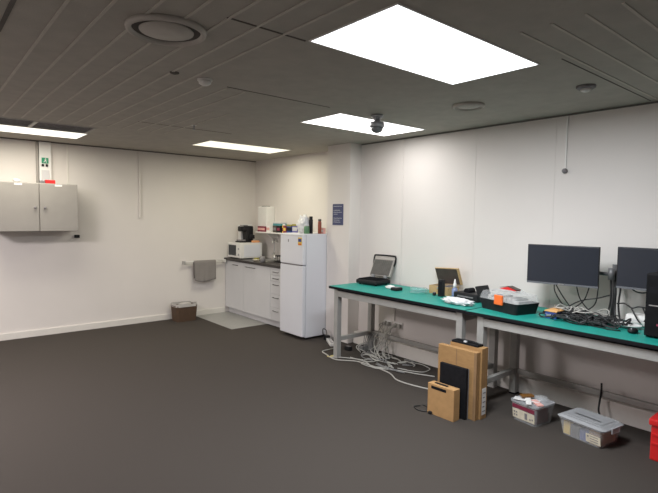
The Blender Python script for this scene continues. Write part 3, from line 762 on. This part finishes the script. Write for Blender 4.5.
# ------------------------------------------------------------------ right wall fittings
t = thing('wall_sensor', 'thin white conduit ending in a small grey sensor high on the right wall', 'sensor', (XR-.015, -5.245, 2.0))
obj('conduit', B(XR-.010, XR, -5.252, -5.240, 2.03, ZC-.015, .002), WHITEP, t)
obj('sensor_head', MB().lathe([(.012, 0), (.022, -.012), (.020, -.03), (.008, -.04)], (XR, -5.246, 2.015), 18, 'x'), PRINT, t)
def outlet(y, z_, label):
    t = thing('power_outlet', label, 'power outlet', (XR-.01, y, z_))
    obj('plate', B(XR-.012, XR, y-.06, y+.06, z_-.037, z_+.037, .003), WHITEP, t)
    for dy in (-.028, .028):
        obj('plug', B(XR-.055, XR-.0125, y+dy-.02, y+dy+.02, z_-.024, z_+.02, .006), CABLEW, t)
    return t
outlet(-3.22, .33, 'white double power outlet low under the bench, left of the pair')
outlet(-3.39, .33, 'white double power outlet low under the bench, right of the pair')
tag(obj('wall_duct', B(XR-.02, XR, -3.33, -3.27, .37, .80, .003), SKIRT, loc=(XR, -3.3, .37)), 'vertical pale cable duct on the wall above the outlets under the bench', 'duct')

# white power board and cables on the floor
t = thing('power_board', 'white power board on the floor between the fridge and the bench leg', 'power board')
pb = obj('body', MB().box(-.14, .14, -.03, .03, 0, .038, .008), WHITEP, t)
for k in range(4): obj('socket', B(-.115+k*.062, -.08+k*.062, -.018, .018, .0375, .0395, .0005), PRINT, pb)
place(t, (-.21, -2.575, 0), math.radians(60))
t = thing('plug_adapter', 'black plug adapter with a looped lead on the floor beside the fridge', 'adapter', (-.12, -2.40, 0))
obj('body', B(-.155, -.095, -2.44, -2.37, 0, .06, .008), BLACK, t)
obj('lead', MB().tube([(-.12, -2.40, .06), (-.12, -2.38, .12), (-.13, -2.33, .13), (-.14, -2.35, .06), (-.10, -2.37, .03)], .006, 8), CABLEB, t)
t = thing('tape_patch', 'pale yellow tape wrapped on the floor at the foot of the bench leg', 'tape', (-.55, -3.1, 0))
obj('strip', B(-.60, -.49, -3.05, -3.032, 0, .02, .002), mat('yellow_tape', (.55, .47, .20), .6, var=.1), t)
obj('end', B(-.615, -.60, -3.055, -2.99, 0, .012, .003), MATS['yellow_tape'], t)
WL = 'long white cable trailing across the carpet from the fridge side to the boxes'
cable([(-.20, -2.70, .02), (-.33, -2.78, .006), (-.52, -2.80, .006), (-.57, -2.92, .006), (-.62, -3.15, .006), (-.48, -3.35, .006), (-.47, -3.60, .006), (-.50, -3.85, .006), (-.60, -4.05, .006), (-.58, -4.30, .006), (-.50, -4.55, .006), (-.45, -4.75, .006)], .0065, CABLEW, WL)
cable([(-.62, -3.03, .006), (-.47, -3.20, .007), (-.42, -3.42, .006), (-.50, -3.62, .006), (-.38, -3.80, .006), (-.30, -4.02, .006), (-.22, -4.2, .006)], .006, CABLEW, 'white cable curling from the bench leg toward the wall on the carpet')
random.seed(4)
G1 = 'white cables looping on the carpet under the bench'
for k in range(15):
    cx0, cy0 = random.uniform(-.42, -.10), random.uniform(-3.85, -3.15); pts = []
    a = random.uniform(0, 6.3); R_ = random.uniform(.06, .15)
    for j in range(random.randint(6, 11)):
        a += random.uniform(.5, .9)*random.choice((1, 1, -1))
        pts.append((min(.03, cx0+R_*math.cos(a)), cy0+R_*1.5*math.sin(a)-j*.012, .006+random.uniform(0, .012)))
    cable(pts, .0050, CABLEW if k % 3 else CABLEG, 'cable lying in loops on the carpet under the green bench', G1)
G2 = 'white cables hanging under the bench'
for k in range(11):
    y0_ = random.uniform(-3.18, -3.45); y1_ = random.uniform(-3.0, -3.45); 
    pts = [(.085, y0_, .33), (.05, y0_+.02, .30), (random.uniform(-.10, .02), (y0_+y1_)/2+random.uniform(-.06, .06), random.uniform(.12, .24)), (random.uniform(-.18, -.03), y1_, .06), (random.uniform(-.25, -.12), y1_-random.uniform(.0, .12), .008)]
    cable(pts, .0055, CABLEW, 'white cable hanging from the outlets to the floor under the bench', G2)
for k in range(6):
    y0_ = -3.02-.035*k
    pts = [(.005+.003*k, -3.12-.02*k, .245), (-.05, y0_-.02, .20), (-.06-.01*k, y0_, .10), (-.12, y0_-.05, .008), (-.2, y0_-.2, .007)]
    cable(pts, .005, CABLEG, 'grey cable looped over the bench stretcher down to the carpet', 'grey cables over the bench stretcher')
t = thing('extension_block', 'grey multiway block on the floor among the white cables', 'power board', (-.04, -3.02, 0))
obj('body', B(-.12, .03, -3.06, -2.98, 0, .05, .008), CABLEG, t); obj('switch', B(-.1, -.08, -3.04, -3.0, .05, .056, .002), BLACK, t)
t = thing('power_adapter', 'black power adapter on the carpet behind the left bench leg', 'power adapter', (-.22, -2.95, 0))
obj('brick', B(-.27, -.21, -2.98, -2.90, 0, .05, .008), BLACK, t); obj('label_plate', B(-.26, -.22, -2.97, -2.91, .05, .051), PRINT, t)
cable([(-.93, -4.60, .005), (-.99, -4.58, .006), (-1.02, -4.66, .006), (-.98, -4.72, .006), (-.91, -4.66, .006), (-.90, -4.60, .006)], .0045, CABLEB, 'small black looped cable on the carpet beside the little cardboard box')
t = thing('floor_plug', 'black plug on the carpet at the end of the small looped cable', 'plug', (-.99, -4.76, 0))
obj('body', B(-1.01, -.98, -4.77, -4.74, 0, .022, .005), BLACK, t); obj('pins', B(-.98, -.962, -4.762, -4.748, .006, .012, .001), CHROME, t)
cable([(-.02, -5.68, .30), (-.03, -5.685, .24), (-.025, -5.675, .16), (-.05, -5.68, .08), (-.03, -5.70, .01)], .0075, CABLEB, 'short dark cable hanging at the bench stretcher behind the lidded tub')

# ------------------------------------------------------------------ boxes on the floor
t = thing('carry_box', 'small brown cardboard carry box with a dark handle slot, nearest of the leaning boxes', 'box', (-.95, -4.84, 0))
fr = obj('box_body', B(-.99, -.912, -4.975, -4.72, 0, .252, .003), CARD2, t)
obj('handle_slot', B(-.9915, -.9895, -4.90, -4.755, .213, .236, .0006), BLACKM, fr)
obj('flap_line', B(-.93, -.9285, -4.96, -4.72, .2515, .2535), CARDD, fr)
obj('handle_grip', B(-.965, -.943, -4.89, -4.765, .252, .258, .003), BLACKM, t)
t = thing('black_panel', 'flat matt black case standing between the small carry box and tall cardboard', 'case', (-.855, -4.88, 0))
obj('shell', B(-.885, -.855, -5.01, -4.755, 0, .41, .006), BLACKM, t)
obj('edge_rail', B(-.853, -.846, -5.01, -4.755, 0, .405, .002), PRINT, t)
t = thing('flat_carton', 'tall flat brown carton leaning behind the black case with tape across it', 'box', (-.81, -4.89, 0))
obj('carton_body', B(-.838, -.790, -5.068, -4.70, 0, .545, .003), CARD, t)
obj('crease', B(-.8392, -.838, -4.885, -4.878, .41, .54), CARDD, t)
obj('corner_strip', B(-.8395, -.838, -5.07, -5.045, 0, .54), CARDD, t)
t = thing('tall_carton', 'tall narrow brown carton with a white label on its end, beside the bench leg', 'box', (-.73, -4.97, 0))
obj('carton_body', B(-.786, -.700, -5.082, -4.78, 0, .572, .003), CARD, t)
obj('end_seam', B(-.745, -.741, -5.0832, -5.0822, 0, .57), CARDD, t)
lb = obj('paper_label', B(-.768, -.715, -5.0838, -5.0822, .035, .25), WHITE, t)
m_ = MB()
for k in range(5): m_.box(-.760, -.723-.01*(k % 2), -5.0848, -5.0839, .06+k*.037, .068+k*.037)
obj('printing', m_, PRINT, lb)
t = thing('laptop_sleeve', 'thin black folder lying on top of the tall cardboard cartons', 'folder', (-.77, -4.88, .575))
obj('folder', B(-.785, -.705, -5.04, -4.79, .5725, .590, .004), BLACKM, t)
obj('strap', MB().tube([(-.75, -5.05, .592), (-.76, -4.98, .606), (-.745, -4.90, .600), (-.755, -4.82, .598)], .007, 8), BLACK, t)
obj('clip', B(-.782, -.762, -4.93, -4.905, .590, .602, .003), CUPB, t)

# tubs
def tub(name, label, c, w, d, h, rz, lid, contents, labm):
    t = thing(name, label, 'tub')
    obj('tub_body', MB().taper(0, 0, 0, h, w*.84, d*.84, w*.97, d*.97, .025, 5, wall=.003), CLEAR, t)
    rim = MB().taper(0, 0, h-.012, h, w, d, w, d, .03, 5, wall=.012); obj('rim', rim, FROST, t)
    random.seed(3)
    contents(t)
    if lid:
        l = obj('lid', MB().taper(0, 0, h+.001, h+.016, w+.012, d+.012, w*.9, d*.9, .03, 5), FROST, t)
        obj('lid_panel', MB().taper(0, 0, h+.016, h+.020, w*.72, d*.78, w*.70, d*.76, .02, 5, wall=.006), FROST, l)
        obj('lid_slot', B(-.035, -.02, -d*.28, d*.28, h+.0165, h+.022, .001), BLACKM, l)
        obj('latch', B(-w*.18, w*.18, -d/2-.018, -d/2-.004, h-.03, h+.012, .004), FROST, l)
    labm(t)
    place(t, c, rz); return t
def Tm(c, rz): return Matrix.Translation(c) @ Matrix.Rotation(rz, 4, 'Z')
def inside(c, rz, items):
    for name, mb, m, label, cat in items:
        mb.xf(Tm(c, rz)); o = obj(name, mb, m, loc=Tm(c, rz) @ Vector((0, 0, .004))); tag(o, label, cat)
def labels(t, w, h, half, band, marks):
    tilt = math.atan(w*.065/h)
    M = Matrix.Translation((-w*.42-.0008, 0, 0)) @ Matrix.Rotation(-tilt, 4, 'Y')
    if band: obj('side_band', MB().box(-.0012, 0, -half, half, h*.64, h*.84, 0, M=M), MAROON, t)
    s_ = obj('side_label', MB().box(-.0012, 0, *band_y, h*.14, h*.60, 0, M=M), CREAM, t)
    m_ = MB()
    for a in marks: m_.box(-.0024, -.0013, *a, 0, M=M)
    obj('printing', m_, PRINT, s_)
C1, R1 = (-.455, -5.34, 0), math.radians(-8)
C2, R2 = (-.42, -5.76, 0), math.radians(-9)
band_y = (-.098, .098)
def l1(t):
    labels(t, .25, .16, .098, True, [(y_-.006, y_+.006, z_-.005, z_+.007) for y_, z_ in ((.06, .07), (.08, .07), (.06, .045), (.08, .045), (-.06, .045), (-.08, .05))]+[(-.035, -.012, .035, .085)])
tub('storage_tub', 'open clear storage tub overflowing with packets, maroon band on its side', C1, .25, .25, .16, R1, False, lambda t: None, l1)
def slab(x0, x1, y0, y1, z0, z1, bev, tr, rz, ry=0): return MB().box(x0, x1, y0, y1, z0, z1, bev, M=Matrix.Translation(tr) @ Matrix.Rotation(rz, 4, 'Z') @ Matrix.Rotation(ry, 4, 'Y'))
inside(C1, R1, [
    ('carton', B(-.085, .08, -.085, -.02, .006, .115, .004), MAROON, 'maroon carton standing in the open storage tub', 'box'),
    ('carton', B(-.09, .0, .02, .088, .006, .115, .004), CREAM, 'cream carton standing in the open storage tub', 'box'),
    ('pouch', B(.01, .085, .01, .09, .006, .135, .008), BLACK, 'black pouch at the back of the open storage tub', 'pouch'),
    ('flyer', slab(-.05, .05, -.10, .09, 0, .006, .001, (-.04, .03, .162), .5, .12), WHITE, 'white card lying over the left side of the open storage tub', 'card'),
    ('snack_packet', slab(-.025, .025, -.05, .05, 0, .018, .006, (-.01, .045, .178), 1.1), mat('amber_pouch', (.16, .07, .015), .5, var=.5), 'brown and amber packet on top of the white card in the open tub', 'packet'),
    ('paper_packet', slab(-.02, .03, -.06, .06, 0, .012, .003, (-.04, -.06, .160), -.5), PINK, 'pink-striped packet on the near side of the open tub', 'packet'),
    ('paper_packet', slab(-.02, .02, -.08, .08, 0, .010, .003, (-.07, -.01, .168), -.9), WHITE, 'narrow white packet crossing the front rim of the open tub', 'packet'),
    ('clear_bag', MB().blob((.06, -.045, .118), (.055, .055, .05), .3, 2.5, 3, 3), CLEAR, 'crumpled clear bag bulging from the back of the open tub', 'bag')])
def l2(t):
    global band_y
    band_y = (-.150, -.045)
    labels(t, .265, .135, .1, False, [(-.135, -.075, .032+k*.018, .036+k*.018) for k in range(3)]+[(-.066, -.054, .058, .070)])
tub('lidded_tub', 'clear storage tub closed with a frosted grey lid, on the carpet under the bench', C2, .265, .35, .135, R2, True, lambda t: None, l2)
inside(C2, R2, [
    ('carton', B(-.105, -.06, .085, .138, .006, .10, .004), YELLOW, 'yellowish packet seen through the left end of the lidded tub', 'box'),
    ('carton', B(-.105, .09, .02, .08, .006, .09, .004), DARKB, 'dark brown item seen through the side of the lidded tub', 'box'),
    ('carton', B(-.105, .08, -.05, .01, .006, .085, .004), BLUE, 'dark blue item behind the front side of the lidded tub', 'box'),
    ('carton', B(-.105, .10, -.135, -.06, .006, .11, .004), CARD2, 'tan item behind the paper label of the lidded tub', 'box')])
# red tool box at right edge
t = thing('red_crate', 'red plastic crate on the carpet at the right edge', 'crate', (-.30, -6.33, 0))
obj('crate_body', B(-.45, -.15, -6.50, -6.155, 0, .235, .012), RED, t)
obj('crate_lid', B(-.465, -.14, -6.51, -6.145, .237, .285, .012), RED, t)
obj('rib', B(-.455, -.45, -6.49, -6.165, .11, .125, .002).box(-.455, -.45, -6.49, -6.165, .17, .185, .002), RED, t)
obj('catch', B(-.474, -.465, -6.36, -6.28, .20, .27, .004), RED, t)

# ------------------------------------------------------------------ camera, world, view
R = [(0.76336893, -0.02946107, 0.64529057), (-0.64581194, -0.05639267, 0.76141106), (0.01395768, -0.9979739, -0.06207472)]
cam = bpy.data.cameras.new('camera'); co = bpy.data.objects.new('camera', cam); COL.objects.link(co)
M = Matrix(((R[0][0], -R[0][1], -R[0][2], -4.17985), (R[1][0], -R[1][1], -R[1][2], -7.20594), (R[2][0], -R[2][1], -R[2][2], 1.6), (0, 0, 0, 1)))
co.matrix_world = M
cam.sensor_width = 36; cam.lens = 492.82/658*36; cam.clip_start = .05
S.camera = co
w = bpy.data.worlds.new('world'); S.world = w; w.use_nodes = True
w.node_tree.nodes['Background'].inputs['Color'].default_value = (.5, .5, .5, 1)
w.node_tree.nodes['Background'].inputs['Strength'].default_value = .0
S.view_settings.view_transform = 'Standard'; S.view_settings.look = 'None'
S.view_settings.gamma = 1; S.view_settings.exposure = 0.06
